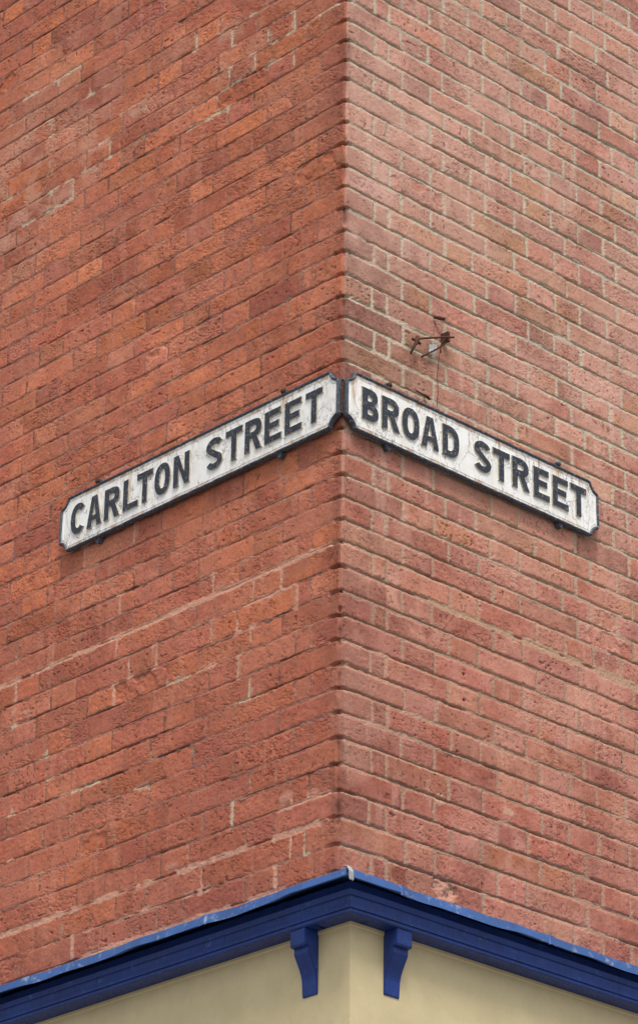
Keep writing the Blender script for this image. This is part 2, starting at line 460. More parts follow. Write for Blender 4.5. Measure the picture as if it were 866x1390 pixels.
    face = face - (.0012 if s > 0 else .0008) * (1 - sst(0, .006, inside))                 # rounded arris
    # spalled bricks
    sp = (r(17) > (.972 if s < 0 else .985))
    spn = fbm(X0, Z, 17, sd + 99, 3)
    spall = sst(.47, .60, spn) * sp
    face = face - spall * (.0030 + .0012 * fbm(X0, Z, 50, sd + 98, 2))
    # --- relief of the mortar: weathered back under the brick above, nearly flush on the brick below
    tb = (Zw - beds[np.clip(np.round(np.interp(-Zw.ravel(), -beds, np.arange(len(beds)))).astype(int), 0, len(beds) - 1).reshape(Z.shape)])
    tb = np.clip(tb / gb + .5, 0, 1)                                  # 0 bottom of bed, 1 top
    isbed = sst(.0, .35, 1 - np.abs(tb * 2 - 1)) * (np.abs(Zw - np.where(Zw - cz > 0, ztop, zbot)) < gb * .9)
    seg = fbm(X0, Z * 3, 7, sd + 111, 2)
    lost = sst(.60, .72, fbm(X0 * .7, Z * 2.2, 11, sd + 113, 2) + (hash01(course + (Zw > cz), np.floor(X0 * 9).astype(np.int64), sd + 3) - .5) * .16)
    if s > 0:
        mort = -.0022 - .0080 * sst(.45, .80, tb) * isbed * sst(.2, .65, seg) - lost * .009 * isbed * sst(.2, .6, tb)
    else:
        crk = np.exp(-((tb - .72 + (fbm(X0, Z, 25, sd + 118, 2) - .5) * .5) / .26) ** 2) * isbed
        mort = -.0007 - .0010 * sst(.4, .9, tb) * isbed * seg - crk * .0045 * sst(.46, .64, fbm(X0, Z * 3, 9, sd + 119, 3)) - lost * .014 * (.05 + .95 * crk) * sst(.40, .55, fbm(X0, Z * 4, 24, sd + 120, 2))
    mort = mort + (fbm(X0, Z, 170, sd + 117, 3) - .5) * .0032
    # --- repointed joints and smears of mortar
    lime = np.zeros(Z.shape, np.float32); pink = lime.copy(); thick = lime.copy()
    for (k, u0, z0, u1, z1) in (STROKES_RIGHT if s > 0 else STROKES_LEFT):
        pad = .05
        iu = np.searchsorted(us, [min(u0, u1) - pad, max(u0, u1) + pad]); iz = np.searchsorted(zs, [min(z0, z1) - pad, max(z0, z1) + pad])
        sl = (slice(iz[0], iz[1]), slice(iu[0], iu[1]))
        x = U[sl]; z = Z[sl]
        if x.size == 0: continue
        du, dz = u1 - u0, z1 - z0
        tt = np.clip(((x - u0) * du + (z - z0) * dz) / (du * du + dz * dz + 1e-9), .06, .94)
        dd = np.hypot(x - u0 - tt * du, z - z0 - tt * dz) + (fbm(X0[sl], z, 60, 33, 3) - .5) * .012
        if k in 'lp':
            mk = sst(.019, .013, dd) * sst(.0032, .0, inside[sl])
            mk = np.maximum(mk, sst(.016, .002, dd) * .5 * sst(.45, .7, fbm(X0[sl], z, 40, 37, 2)))
        else:
            w = .0085 if k == 'L' else .0100
            mk = sst(w + .003, w - .002, dd) * sst(.012, .003, inside[sl])
            thick[sl] = np.maximum(thick[sl], mk)
        (pink if k in 'pP' or (k == 'L' and s < 0) else lime)[sl] = np.maximum((pink if k in 'pP' or (k == 'L' and s < 0) else lime)[sl], mk)
    for (k, b0, u0, u1, wd, stg) in (BEDS_RIGHT if s > 0 else BEDS_LEFT):
        zb = beds[48 + b0]
        dd = np.abs(Zw - zb) + (fbm(X0, Z, 45, 433, 3) - .5) * .010
        mk = sst(wd + .003, wd - .001, dd) * sst(u0 - .02, u0 + .02, U) * sst(u1 + .02, u1 - .02, U) * stg
        mk = mk * (sst(.22, .34, fbm(X0, Z * .3, 14, 437, 3)) if b0 == 24 or s > 0 else sst(.34, .50, fbm(X0, Z * .6, 11, 438 + b0, 3)))
        thick = np.maximum(thick, mk * (.9 if wd > .008 else .5))
        if k in 'pP': pink = np.maximum(pink, mk)
        else: lime = np.maximum(lime, mk)
    pale = np.maximum(lime, pink)
    h = face * prof + mort * (1 - prof) + (0 if s > 0 else (fbm(X0, Z, 5, sd + 121, 2) - .5) * .004)
    fill = -.0008 + (fbm(X0, Z, 120, 71, 3) - .5) * .003
    h = h * (1 - thick) + fill * thick
    # a broken brick and lumps of mortar
    def blob(u, z, ru, rz, sd_):
        return sst(1.15, .75, np.hypot((U - u) / ru, (Z - z) / rz) + (fbm(X0, Z, 55, sd_, 3) - .5) * .9)
    patches = np.zeros(Z.shape, np.float32); holes = patches.copy(); hollow = patches.copy()
    if s > 0:
        patches = np.maximum(patches, blob(.385, -2.375, .024, .020, 7)); patches = np.maximum(patches, blob(.657, -2.338, .022, .012, 8))
        hollow = blob(.402, -2.625, .048, .034, 12)
        for hu, hz in HOLES_RIGHT: holes = np.maximum(holes, sst(.0055, .0035, np.hypot(U - hu, Z - hz)))
    else:
        for (pu, pz, ru, rz) in ((.616, -1.734, .010, .010), (.50, -1.70, .030, .010), (.20, -2.42, .030, .016), (.09, -2.44, .016, .020), (.66, -2.50, .028, .010), (1.36, -1.84, .022, .010)):
            patches = np.maximum(patches, blob(pu, pz, ru, rz, int(pu * 99)))
    h = h - hollow * (.006 + (fbm(X0, Z, 60, 19, 3) - .5) * .014) - holes * .02 + patches * .0005
    # --- the quoin: joints eaten back at the arris, the arris itself rounded; both walls share these depths at u = 0
    zc = Z[:, :1]
    zcw = zc + (fbm(zc * 0, zc, 38, 905, 2) - .5) * .003
    db = np.min(np.abs(zcw[:, :, None] - beds[None, None, :]), axis=2)
    notch = sst(.0074, .0046, db + (fbm(zc * 0 + 3, zc, 90, 911, 2) - .5) * .003) * (.011 + .018 * hash01(np.argmin(np.abs(zcw[:, :, None] - beds[None, None, :]), axis=2), 0 * course[:, :1], 79))
    arr = .0004 + .0045 * hash01(course[:, :1], 0 * course[:, :1], 77) + .0045 * fbm(zc * 0 + 9, zc, 22, 921, 3) + .009 * sst(.55, .75, fbm(zc * 0 + 2, zc, 13, 931, 2))
    hc = -(np.maximum(notch, arr * .8))
    near = np.exp(-(U / .0042) ** 2)
    h = h - notch * sst(.046 if s < 0 else .024, .004, U + (fbm(X0, Z, 40, 940, 2) - .5) * .036) * (1 - near) * sst(.0075, .004, np.abs(Zw - np.where(Zw > cz, ztop, zbot)))
    h = h * (1 - near) + hc * near
    g = hc * np.clip(1 - U / .018, 0, 1) ** 1.5
    # ------------------------------------------------ colour of the material itself
    pal = np.array([lin(c) for c in PAL[s]], np.float32)
    pi_ = np.minimum((r(21) * len(pal)).astype(int), len(pal) - 1)
    pj_ = np.minimum((r(22) * len(pal)).astype(int), len(pal) - 1)
    mixn = fbm(X0, Z, 11, sd + 131, 3)[..., None]
    c = pal[pi_] * (1 - mixn) + pal[pj_] * mixn
    c = c * ((.80 + .38 * r(23)) if s < 0 else (.78 + .42 * r(23)))[..., None]
    # large drifts
    big = fbm(X0, Z, 1.1, 201, 3)[..., None]
    c = c * (1 + (big - .5) * .22)
    n4 = fbm(X0 + Z * .4, Z, 34, sd + 141, 4, .6)[..., None]
    c = c * (1 + (n4 - .5) * .40)
    n5 = fbm(X0, Z, 95, sd + 147, 3, .6)[..., None]
    c = c * (1 + (n5 - .5) * .32)
    def tint(mask, col, amt):
        nonlocal c
        k_ = (mask * amt)[..., None] if mask.ndim == 2 else mask * amt
        c = c * (1 - k_) + np.array(lin(col), np.float32) * k_
    def patch(u, z, ru, rz): return np.exp(-(((U - u) / ru) ** 2 + ((Z - z) / rz) ** 2))
    if s > 0:
        bloom = sst(.45, .72, fbm(X0, Z, 7, sd + 151, 3)) * (.45 + .55 * r(24))
        tint(bloom * sst(-2.3, -.9, Z), (206, 160, 146), .42)
        tint(sst(.46, .70, fbm(X0, Z, 17, sd + 152, 3)), (200, 150, 134), .35)
        tint(sst(.36, .62, fbm(X0, Z, 3.2, sd + 154, 4, .6)) * sst(-1.7, -.6, Z), (196, 156, 142), .38)
        tint((r(25) > .93) * sst(.35, .6, fbm(X0, Z, 12, sd + 153, 2)), (190, 142, 104), .55)
        tint(sst(-1.3, -2.3, Z) * .5 + .0 * Z, (166, 92, 78), .46)
        soot = patch(.10, -.95, .22, .28) + .7 * patch(.03, -1.75, .22, .6) + .8 * patch(.02, -2.3, .30, .35)
        tint(np.clip(soot, 0, 1) * (.35 + .65 * fbm(X0, Z, 14, sd + 157, 3)), (108, 78, 70), .70)
        tint(patch(.34, -.62, .07, .05) * .5 + patch(.2323, -.578, .05, .028), (196, 148, 100), .5)
        tint(np.clip(patch(.12, -.55, .09, .05) + patch(.08, -.10, .2, .2) * .4, 0, 1) * fbm(X0, Z, 30, 5, 3), (212, 176, 170), .6)
        sm = np.clip(patch(.16, -1.80, .10, .06) + patch(.30, -1.88, .11, .07), 0, 1) * sst(.3, .6, fbm(X0, Z, 22, sd + 159, 3))
        tint(sm, (208, 164, 146), .85)
        chalk = patch(.95, -2.05, .42, .22) + patch(.18, -.50, .14, .16) + patch(.35, -.25, .2, .10) + patch(1.05, -1.0, .2, .2) + patch(.62, -2.45, .25, .08)
        tint(np.clip(chalk, 0, 1) * sst(.34, .62, fbm(X0, Z, 9, sd + 160, 4, .6)), (212, 170, 156), .60)
        tint(blob(.235, -2.43, .024, .022, 31), (120, 52, 56), .6)
        tint(blob(.232, -2.635, .030, .030, 33), (122, 48, 44), .55)
    else:
        bloom = sst(.50, .74, fbm(X0, Z, 8, sd + 151, 3)) * (.4 + .6 * r(24))
        tint(bloom, (206, 134, 112), .34)
        tint(sst(-1.2, -2.2, Z), (176, 100, 82), .35)
        tint(sst(.52, .72, fbm(X0, Z, 5, sd + 155, 3)), (168, 94, 82), .38)
        up_ = patch(1.30, .10, .28, .25) + patch(.62, .16, .25, .12) + patch(1.6, .0, .2, .3)
        tint(np.clip(up_, 0, 1) * sst(.42, .70, fbm(X0, Z, 13, sd + 158, 3)), (206, 160, 140), .55)
        soot = patch(.0, -1.9, .06, .8) + .6 * patch(.0, -.3, .12, .5)
        tint(np.clip(soot, 0, 1) * (.3 + .7 * fbm(X0, Z, 18, sd + 157, 3)), (104, 66, 62), .7)
        tint(patch(.75, -2.62, .7, .09) * sst(.35, .6, fbm(X0, Z, 20, 77, 3)), (150, 92, 76), .5)
        tint(sst(.70, .78, fbm(X0, Z, 26, 78, 2)), (150, 110, 96), .25)
    # dark inclusions and pits full of dirt
    spk = sst(.80, .90, vn(X0 * 150 + 3, Z * 150, sd + 161)) * sst(.45, .65, fbm(X0, Z, 12, sd + 163, 2) + (r(26) - .5) * .3)
    tint(spk, (84, 52, 46), .60)
    tint(np.clip(pit / .004, 0, 1), (92, 50, 42), .40)
    tint(crease, (128, 74, 60), .35)
    tint(spall, (190, 104, 72) if s < 0 else (192, 116, 92), .35)
    # lime bloom creeping from the joints over the brick edges
    if s > 0:
        tint(sst(.006, .0005, inside) * sst(.42, .62, fbm(X0, Z, 50, sd + 170, 3)), (182, 160, 142), .42)
    mortc = np.array(lin((186, 178, 160) if s > 0 else (164, 110, 92)), np.float32) * (.82 + .36 * fbm(X0, Z, 60, sd + 171, 4, .6))[..., None]
    if s > 0:
        lowm = (sst(-.9, -1.9, Z) * .75)[..., None]
        mortc = mortc * (1 - lowm) + np.array(lin((168, 138, 119)), np.float32) * lowm
        dk = (sst(.50, .75, fbm(X0, Z * 1.5, 6, sd + 175, 3)) * .35)[..., None]
        mortc = mortc * (1 - dk) + np.array(lin((146, 122, 106)), np.float32) * dk
    else:
        d1 = (sst(.35, .65, fbm(X0, Z, 10, sd + 177, 3)) * .6)[..., None]
        mortc = mortc * (1 - d1) + np.array(lin((136, 98, 96)), np.float32) * d1
        d2 = (sst(.60, .74, fbm(X0 * .8, Z * 2, 13, sd + 179, 3)) * .55)[..., None]
        mortc = mortc * (1 - d2) + np.array(lin((178, 146, 126)), np.float32) * d2
        eaten = (lost * .5)[..., None]
        mortc = mortc * (1 - eaten) + np.array(lin((84, 62, 54)), np.float32) * eaten
    pm = prof[..., None]
    c = c * pm + mortc * (1 - pm)
    # washes that run over brick and joint alike
    wash = sst(.48, .72, fbm(X0, Z * .8, 5.5, sd + 191, 4, .6))
    tint(wash, (206, 164, 148) if s > 0 else (196, 128, 104), .34 if s > 0 else .18)
    grime = sst(.55, .78, fbm(X0, Z * .7, 9, sd + 193, 4, .6))
    tint(grime * (.2 + .8 * r(27)), (120, 86, 76) if s > 0 else (128, 72, 60), .34)
    streak = sst(.58, .80, fbm(X0, Z * .12, 38, sd + 195, 3)) * sst(.40, .62, fbm(X0, Z, 3, sd + 197, 2))
    tint(streak, (212, 182, 168) if s > 0 else (200, 140, 120), .30)
    tint(np.exp(-((U + (fbm(X0 * 0, Z, 30, 952, 3) - .5) * .02) / .016) ** 2) * sst(.3, .7, fbm(X0 * 0, Z, 9, 951, 3)), (118, 80, 72), .6)
    tint(lime * (1 if s > 0 else sst(.30, .50, fbm(X0, Z, 30, 991, 3))), (202, 184, 162) if s < 0 else (184, 160, 136), .85)
    tint(pink, (208, 158, 138), .85)
    tint(patches, (196, 172, 148) if s > 0 else (190, 136, 118), .8)
    tint(hollow, (196, 160, 142), .75)
    if s > 0:
        tint(holes, (150, 52, 26), .8)
        for (du_, dz_, c_, rad) in DOTS_RIGHT:
            tint(sst(rad, rad * .5, np.hypot(U - du_, (Z - dz_) * (.35 if c_[2] > c_[0] else 1))), c_, .85)
    if s > 0:
        k3 = sst(-1.2, -1.9, Z)[..., None]
        c = c * (1 - k3 * np.array([.02, .16, .17], np.float32))
        c = c * (1 + (1 - k3) * np.array([.03, .0, .0], np.float32))
    lum = (c @ np.array([.3, .6, .1], np.float32))[..., None]
    ds = (.03 + .06 * sst(-1.4, -.6, Z)[..., None]) if s > 0 else .02
    c = c * (1 - ds) + lum * ds
    c = c * np.array((.97, .97, .92) if s < 0 else (.985, .955, .90), np.float32)
    c = np.clip(c * ALB, .004, .85).astype(np.float32)
    # ------------------------------------------------ mesh
    Tn, Nn = np.array(T[s]), np.array(N[s])
    co = (U - g)[..., None] * Tn + h[..., None] * Nn
    co[..., 2] = Z
    co = co.reshape(-1, 3).astype(np.float32)
    me = bpy.data.meshes.new('wall')
    nv = nu * nz
    me.vertices.add(nv); me.vertices.foreach_set('co', co.ravel())
    ii = np.arange(nv, dtype=np.int32).reshape(nz, nu)
    a, b_, c2, d = ii[:-1, :-1], ii[:-1, 1:], ii[1:, 1:], ii[1:, :-1]
    quads = np.stack([a, b_, c2, d] if s > 0 else [a, d, c2, b_], -1).reshape(-1, 4)
    nf = len(quads)
    me.loops.add(nf * 4); me.polygons.add(nf)
    me.loops.foreach_set('vertex_index', quads.ravel())
    me.polygons.foreach_set('loop_start', np.arange(0, nf * 4, 4, dtype=np.int32))
    me.update(calc_edges=True)
    att = me.attributes.new('Col', 'FLOAT_COLOR', 'POINT')
    rgba = np.ones((nv, 4), np.float32); rgba[:, :3] = c.reshape(-1, 3)
    att.data.foreach_set('color', rgba.ravel())
    me.polygons.foreach_set('use_smooth', np.ones(nf, bool))
    me.materials.append(M_BRICK)
    me.update()
    return link(bpy.data.objects.new('wall', me), parent)

ALB = 1.0
HOLES_RIGHT = [(.4812, -1.9736), (.4834, -2.0511)]
DOTS_RIGHT = [(.0179, -.3295, (140, 40, 20), .005), (.0128, -.6318, (140, 40, 20), .005), (.9593, -.3285, (140, 44, 24), .006), (.9571, -.6262, (140, 44, 24), .006),
              (.4102, -.2596, (60, 70, 100), .004), (.4088, -.5495, (60, 70, 100), .004)]

building = empty('brick_building', Matrix.Identity(4))
tag(building, 'red brick building whose two weathered walls meet at a sharp corner behind the street signs', 'building')
wl_ = make_wall(-1, building); wl_['label'] = 'orange red brick wall left of the corner with patchy pale repointing'
wr_ = make_wall(1, building); wr_['label'] = 'pinkish brick wall right of the corner with wide beige mortar joints'
cb = MB()                                    # the mass of the building behind the brick skin
poly = [P(1, .03, 0, -.03) , P(1, 5.0, 0, -.03), P(1, 5.0, 0, -5.0), P(-1, 5.0, 0, -.03)]
poly = [Vector((0, .045, 0)), P(1, 4.99, 0, -.035), P(1, 4.99, 0, 0) + T[-1] * 4.99, P(-1, 4.99, 0, -.035)]
for z0, z1 in ((-7.1, 3.15),):
    v = [p + UP * z0 for p in poly] + [p + UP * z1 for p in poly]
    cb.add(v, [(0, 1, 2, 3), (7, 6, 5, 4), (0, 4, 5, 1), (1, 5, 6, 2), (2, 6, 7, 3), (3, 7, 4, 0)])
cb.build('inner_masonry', M_CORE, building)

gm = MB()
gm.add([(-120, -120, -7.1), (120, -120, -7.1), (120, 120, -7.1), (-120, 120, -7.1)], [(0, 1, 2, 3)])
tag(gm.build('ground', M_GROUND), kind='structure')

# ------------------------------------------------------------------ the shopfront cornice below the brickwork
shop = empty('shopfront', Matrix.Translation((0, 0, -7.1)))
tag(shop, 'blue and cream painted shopfront top with moulded cornice wrapping the building corner', 'shopfront')
DIF = {1: 0.0, -1: 0.0}

def run(profile, name, mat, parent, length=5.0, step=.03, wob=None, smooth=False, mitre=0):
    """profile: list of (dR, dL, z); swept along both walls and mitred at the corner, closed back into a solid"""
    o = bpy.data.objects.new
    mb = MB()
    n = len(profile)
    for s in (-1, 1):
        us = [0.0, .0016] if mitre else [0.0]
        while us[-1] < length: us.append(round(us[-1] / step + .5) * step + step * .5 if (mitre and len(us) == 2) else us[-1] + (step if us[-1] < 1.6 else .5))
        rows = []
        for k, u in enumerate(us):
            row = []
            for i, (dR, dL, z) in enumerate(profile):
                d = dR if s > 0 else dL
                other = dL if s > 0 else dR
                uu = -other + (u + other if k else 0) if k else -other
                dd, dz = (wob(s, u, i) if wob else (0, 0))
                if mitre and k == 0: dd -= mitre; uu += mitre
                row.append(P(s, uu, z + dz, d + dd))
            rows.append(row)
        v = [p for r_ in rows for p in r_]
        f = []
        for k in range(len(us) - 1):
            for i in range(n):
                i2 = (i + 1) % n
                f.append((k * n + i, (k + 1) * n + i, (k + 1) * n + i2, k * n + i2))
        f.append(tuple((len(us) - 1) * n + i for i in range(n)))
        mb.add(v, f)
    ob = mb.build(name, mat, None, smooth=smooth)
    ob.data.transform(Matrix.Translation((0, 0, 7.1)))
    ob.parent = parent
    return ob

rnd = random.Random(9)
ph = [rnd.uniform(0, 6.28) for _ in range(12)]
def wave(s, u):
    k = 0 if s > 0 else 5
    return (math.sin(u * 9 + ph[k]) + .6 * math.sin(u * 23 + ph[k + 1]) + .5 * math.sin(u * 41 + ph[k + 2])) / 2.1
def flash_wob(s, u, i):
    kink = .010 * math.exp(-((u - .02) / .05) ** 2) if s < 0 else .006 * math.exp(-((u - .06) / .03) ** 2)
    a = wave(s, u)
    if i in (2, 3): return (.003 * a + kink * .3, .0018 * a + (.004 * wave(s, u + 2.7) + kink * .5 if i == 3 else 0))
    if i in (4, 5): return (.003 * a, .003 * a + kink * .4)
    if i == 1: return (0, .002 * a)
    return (0, 0)
FL = [(-.02, -.02, -2.700), (.012, .012, -2.700), (.172, .127, -2.7455), (.177, .132, -2.7700), (.171, .126, -2.7690), (.166, .121, -2.7520), (-.02, -.02, -2.712)]
cor = run([(-.02, -.02, -2.716), (.112, .057, -2.7435), (.130, .075, -2.7560), (.130, .075, -2.7800), (.145, .090, -2.7800), (.147, .092, -2.7835), (.143, .088, -2.7960), (.138, .083, -2.7980), (.138, .083, -2.8120), (.1400, .085, -2.8250),
           (.1400, .085, -2.8290), (.1360, .081, -2.8300), (.1360, .081, -2.8330), (.1400, .085, -2.8350), (.1400, .085, -2.8400), (.1360, .081, -2.8430), (-.02, -.02, -2.8430)], 'cornice', M_BLUE, shop, mitre=.003)
fl = run(FL, 'lead_flashing', M_LEAD, cor, wob=flash_wob, step=.012)
fl.parent = cor
# a seam and a torn pale lap of lead over the corner
cp = MB()
for s in (-1, 1):
    for (u0, u1) in ((-.04, .028),):
        pass
pts_top = []
d0 = {1: .177, -1: .132}
def lap(s, a, b):
    o_ = d0[-s]
    v = []
    n_ = 6
    for k in range(n_ + 1):
        u = -o_ + a + (b - a) * k / n_
        w = .0015 * math.sin(k * 2.1)
        v += [P(s, u, -2.735, d0[s] - .030 + .003), P(s, u, -2.7425 + w, d0[s] - .004), P(s, u, -2.7555, d0[s] + .0012 + .002), P(s, u, -2.776 - abs(w) * 3, d0[s] + .004 + w)]
    f = []
    for k in range(n_):
        for i in range(3): f.append((k * 4 + i, (k + 1) * 4 + i, (k + 1) * 4 + i + 1, k * 4 + i + 1))
    cp.add([p + UP * 7.1 for p in v], f)
lap(1, .002, .018)
cpo = cp.build('corner_lap', M_ZINC, cor)
sm_ = cpo.modifiers.new('thickness', 'SOLIDIFY'); sm_.thickness = .002; sm_.offset = 1
# laps where two lengths of flashing meet
lp = MB()
def seam(s, u):
    v = []
    for w, t_ in ((0, .0), (.004, .0035), (.03, .001)):
        for (dR, dL, z) in FL[1:4]:
            dd, dz = flash_wob(s, u + w, 2)
            v.append(P(s, u + w, z + dz + t_ * .6 - (.003 if z < -2.765 else 0), (dR if s > 0 else dL) + dd + t_ + .0006) + UP * 7.1)
    f = []
    for k in range(2):
        for i in range(2): f.append((k * 3 + i, (k + 1) * 3 + i, (k + 1) * 3 + i + 1, k * 3 + i + 1))
    lp.add(v, f)
for s_, u_ in ((1, .06), (1, .62), (-1, .36)):
    lp = MB(); seam(s_, u_)
    lpo = lp.build('flashing_seam', M_LEAD, cor)
    sm_ = lpo.modifiers.new('thickness', 'SOLIDIFY'); sm_.thickness = .0015

# cream fascia boards under the soffit (a flat board each side, a corner bead between them)
run([(-.02, -.02, -2.8435), (.085, .030, -2.8435), (.085, .030, -3.45), (-.02, -.02, -3.45)], 'fascia_board', M_CREAM, shop, step=.2)
run([(.0855, .0305, -2.8440), (.0885, .0335, -2.8440), (.0885, .0335, -2.852), (.0855, .0305, -2.856)], 'fascia_bead', M_CREAM, shop, step=.2)
run([(-.02, -.02, -3.455), (.12, .065, -3.455), (.13, .075, -3.49), (.10, .045, -3.53), (-.02, -.02, -3.53)], 'lower_moulding', M_BLUE, shop, step=.2)
run([(-.02, -.02, -3.535), (.070, .015, -3.535), (.070, .015, -7.09), (-.02, -.02, -7.09)], 'shop_wall', M_CREAM, shop, step=.2)

def corbel(s, u0, w, proj):
    """scrolled bracket: flat block on top, a quirk, then a concave sweep down to the board"""
    dc = .085 if s > 0 else .030
    pr = [(0, -2.8438), (proj, -2.8438), (proj, -2.886), (proj - .004, -2.889), (proj - .014, -2.889), (proj - .014, -2.905)]
    for k in range(1, 9):
        t = k / 8
        pr.append((proj - .014 - (proj - .020) * math.sin(t * math.pi / 2) ** 1.1, -2.905 - .075 * t))
    pr += [(.004, -3.010), (0, -3.014)]
    mb = MB()
    v = []
    for u in (u0, u0 + w):
        for d, z in pr: v.append(P(s, u, z + 7.1, dc + d))
    n = len(pr)
    f = [(i, (i + 1) % n, n + (i + 1) % n, n + i) for i in range(n)]
    f += [tuple(range(n)), tuple(range(2 * n - 1, n - 1, -1))]
    mb.add(v, f)
    return mb.build('corbel', M_BLUE, shop, bevel=.0015)
for s in (-1, 1):
    o_ = .030 if s > 0 else .085
    for k, a in enumerate((.118, 1.75, 3.3)):
        corbel(s, a - o_, .056, .050 if s > 0 else .050)

# ------------------------------------------------------------------ cast iron street signs
def offset(loop, d):
    n = len(loop); out = []
    for i in range(n):
        p0 = Vector(loop[i - 1]); p = Vector(loop[i]); p1 = Vector(loop[(i + 1) % n])
        e0 = (p - p0).normalized(); e1 = (p1 - p).normalized()
        n0 = Vector((-e0.y, e0.x)); n1 = Vector((-e1.y, e1.x))
        b = (n0 + n1); b = b / max(b.dot(n0), .35)
        out.append((p.x + b.x * d, p.y + b.y * d))
    return out

def arc(cx, cy, rx, ry, a0, a1, n):
    return [(cx + rx * math.cos(math.radians(a0 + (a1 - a0) * k / n)), cy + ry * math.sin(math.radians(a0 + (a1 - a0) * k / n))) for k in range(n + 1)]

def sarc(cx, cy, rx, ry, a0, a1, n, e=2.4):
    out = []
    for k in range(n + 1):
        a = math.radians(a0 + (a1 - a0) * k / n)
        c_, s_ = math.cos(a), math.sin(a)
        out.append((cx + rx * math.copysign(abs(c_) ** (2 / e), c_), cy + ry * math.copysign(abs(s_) ** (2 / e), s_)))
    return out

def ribbon(path, w0, w1=None):
    n = len(path); L_, R_ = [], []
    for i in range(n):
        a = Vector(path[max(i - 1, 0)]); b = Vector(path[min(i + 1, n - 1)])
        t = (b - a).normalized(); nn = Vector((-t.y, t.x)); w = w0 if w1 is None else w0 + (w1 - w0) * abs(nn.y)
        L_.append((path[i][0] + nn.x * w / 2, path[i][1] + nn.y * w / 2)); R_.append((path[i][0] - nn.x * w / 2, path[i][1] - nn.y * w / 2))
    return L_ + R_[::-1]

def glyph(ch, w, st, sb):
    """outline loops of a letter in a box w wide and 1 high; st stem and sb bar thickness (same unit)"""
    h = 1.0
    if ch == 'L': return [[(0, 0), (w, 0), (w, sb), (st, sb), (st, h), (0, h)]]
    if ch == 'T': return [[(w / 2 - st / 2, 0), (w / 2 + st / 2, 0), (w / 2 + st / 2, h - sb), (w, h - sb), (w, h), (0, h), (0, h - sb), (w / 2 - st / 2, h - sb)]]
    if ch == 'E':
        m0 = .5 - sb / 2 + .02
        return [[(0, 0), (w, 0), (w, sb), (st, sb), (st, m0), (w * .86, m0), (w * .86, m0 + sb), (st, m0 + sb), (st, h - sb), (w * .97, h - sb), (w * .97, h), (0, h)]]
    if ch == 'N': return [[(0, 0), (st, 0), (st, h * .62), (w - st, 0), (w, 0), (w, h), (w - st, h), (w - st, h * .38), (st, h), (0, h)]]
    if ch == 'A':
        return [[(0, 0), (st * 1.05, 0), (w * .5 - (w * .5 - st * 1.05) * .80 + .0, .22), (w * .5 + (w * .5 - st * 1.05) * .80, .22), (w - st * 1.05, 0), (w, 0), (w / 2 + st * .58, h), (w / 2 - st * .58, h)],
                [(w * .5 - (w * .5 - st * 1.0) * .56, .22 + sb * .8), (w / 2, h * .80), (w * .5 + (w * .5 - st * 1.0) * .56, .22 + sb * .8)]]
    if ch == 'O':
        return [sarc(w / 2, .5, w / 2, .5, 0, 360, 36, 2.3)[:-1], sarc(w / 2, .5, w / 2 - st, .5 - sb, 0, 360, 32, 2.3)[:-1]]
    if ch == 'D':
        r = [(0, 0)] + sarc(w * .40, .5, w * .60, .5, -90, 90, 20, 2.5) + [(0, h)]
        i = [(st, sb)] + sarc(w * .40, .5, w * .60 - st, .5 - sb, -90, 90, 16, 2.5) + [(st, h - sb)]
        return [r, i]
    if ch == 'C':
        mid = sarc(w / 2, .5, w / 2 - st / 2, .5 - sb / 2, 42, 318, 30, 2.3)
        return [ribbon(mid, st, sb)]
    if ch == 'S':
        cx = w / 2; rx = w / 2 - st / 2
        top_ = [(cx + rx * math.cos(math.radians(a)) , .735 + (.265 - sb / 2) * math.sin(math.radians(a))) for a in range(18, 246, 12)]
        bot_ = [(cx + rx * math.cos(math.radians(a)) , .265 + (.265 - sb / 2) * math.sin(math.radians(a))) for a in range(66, -163, -12)]
        return [ribbon(top_ + bot_, st, sb * .98)]
    if ch == 'B':
        out = [(0, 0)] + sarc(w * .48, .27, w * .52, .27, -90, 62, 12, 2.5) + sarc(w * .48, .76, w * .47, .24, -58, 90, 12, 2.5) + [(0, h)]
        i1 = [(st, sb)] + sarc(w * .46, .27 - .0, w * .54 - st, .27 - sb * .95, -90, 90, 10, 2.5) + [(st, .27 + .27 - sb * .95)]
        i2 = [(st, .5 + sb * .55)] + sarc(w * .44, (.5 + sb * .55 + 1 - sb) / 2, w * .51 - st, (1 - sb - .5 - sb * .55) / 2, -90, 90, 10, 2.5) + [(st, 1 - sb)]
        return [out, i1, i2]
    if ch == 'R':
        out = [(0, 0), (st, 0), (st, .42), (w * .42, .42), (w - st * 1.12, 0), (w, 0), (w * .70, .45)] + sarc(w * .46, .715, w * .50, .285, -48, 90, 12, 2.5) + [(0, h)]
        i2 = [(st, .42 + sb)] + sarc(w * .44, (.42 + sb + 1 - sb) / 2, w * .52 - st, (1 - sb - .42 - sb) / 2, -90, 90, 10, 2.5) + [(st, 1 - sb)]
        return [out, i2]

def densify(loop, step):
    out = []
    for i in range(len(loop)):
        a = Vector(loop[i]); b = Vector(loop[(i + 1) % len(loop)])
        n = max(1, int((b - a).length / step))
        for k in range(n): out.append(tuple(a + (b - a) * k / n))
    return out

def area(l): return .5 * sum(l[i - 1][0] * l[i][1] - l[i][0] * l[i - 1][1] for i in range(len(l)))

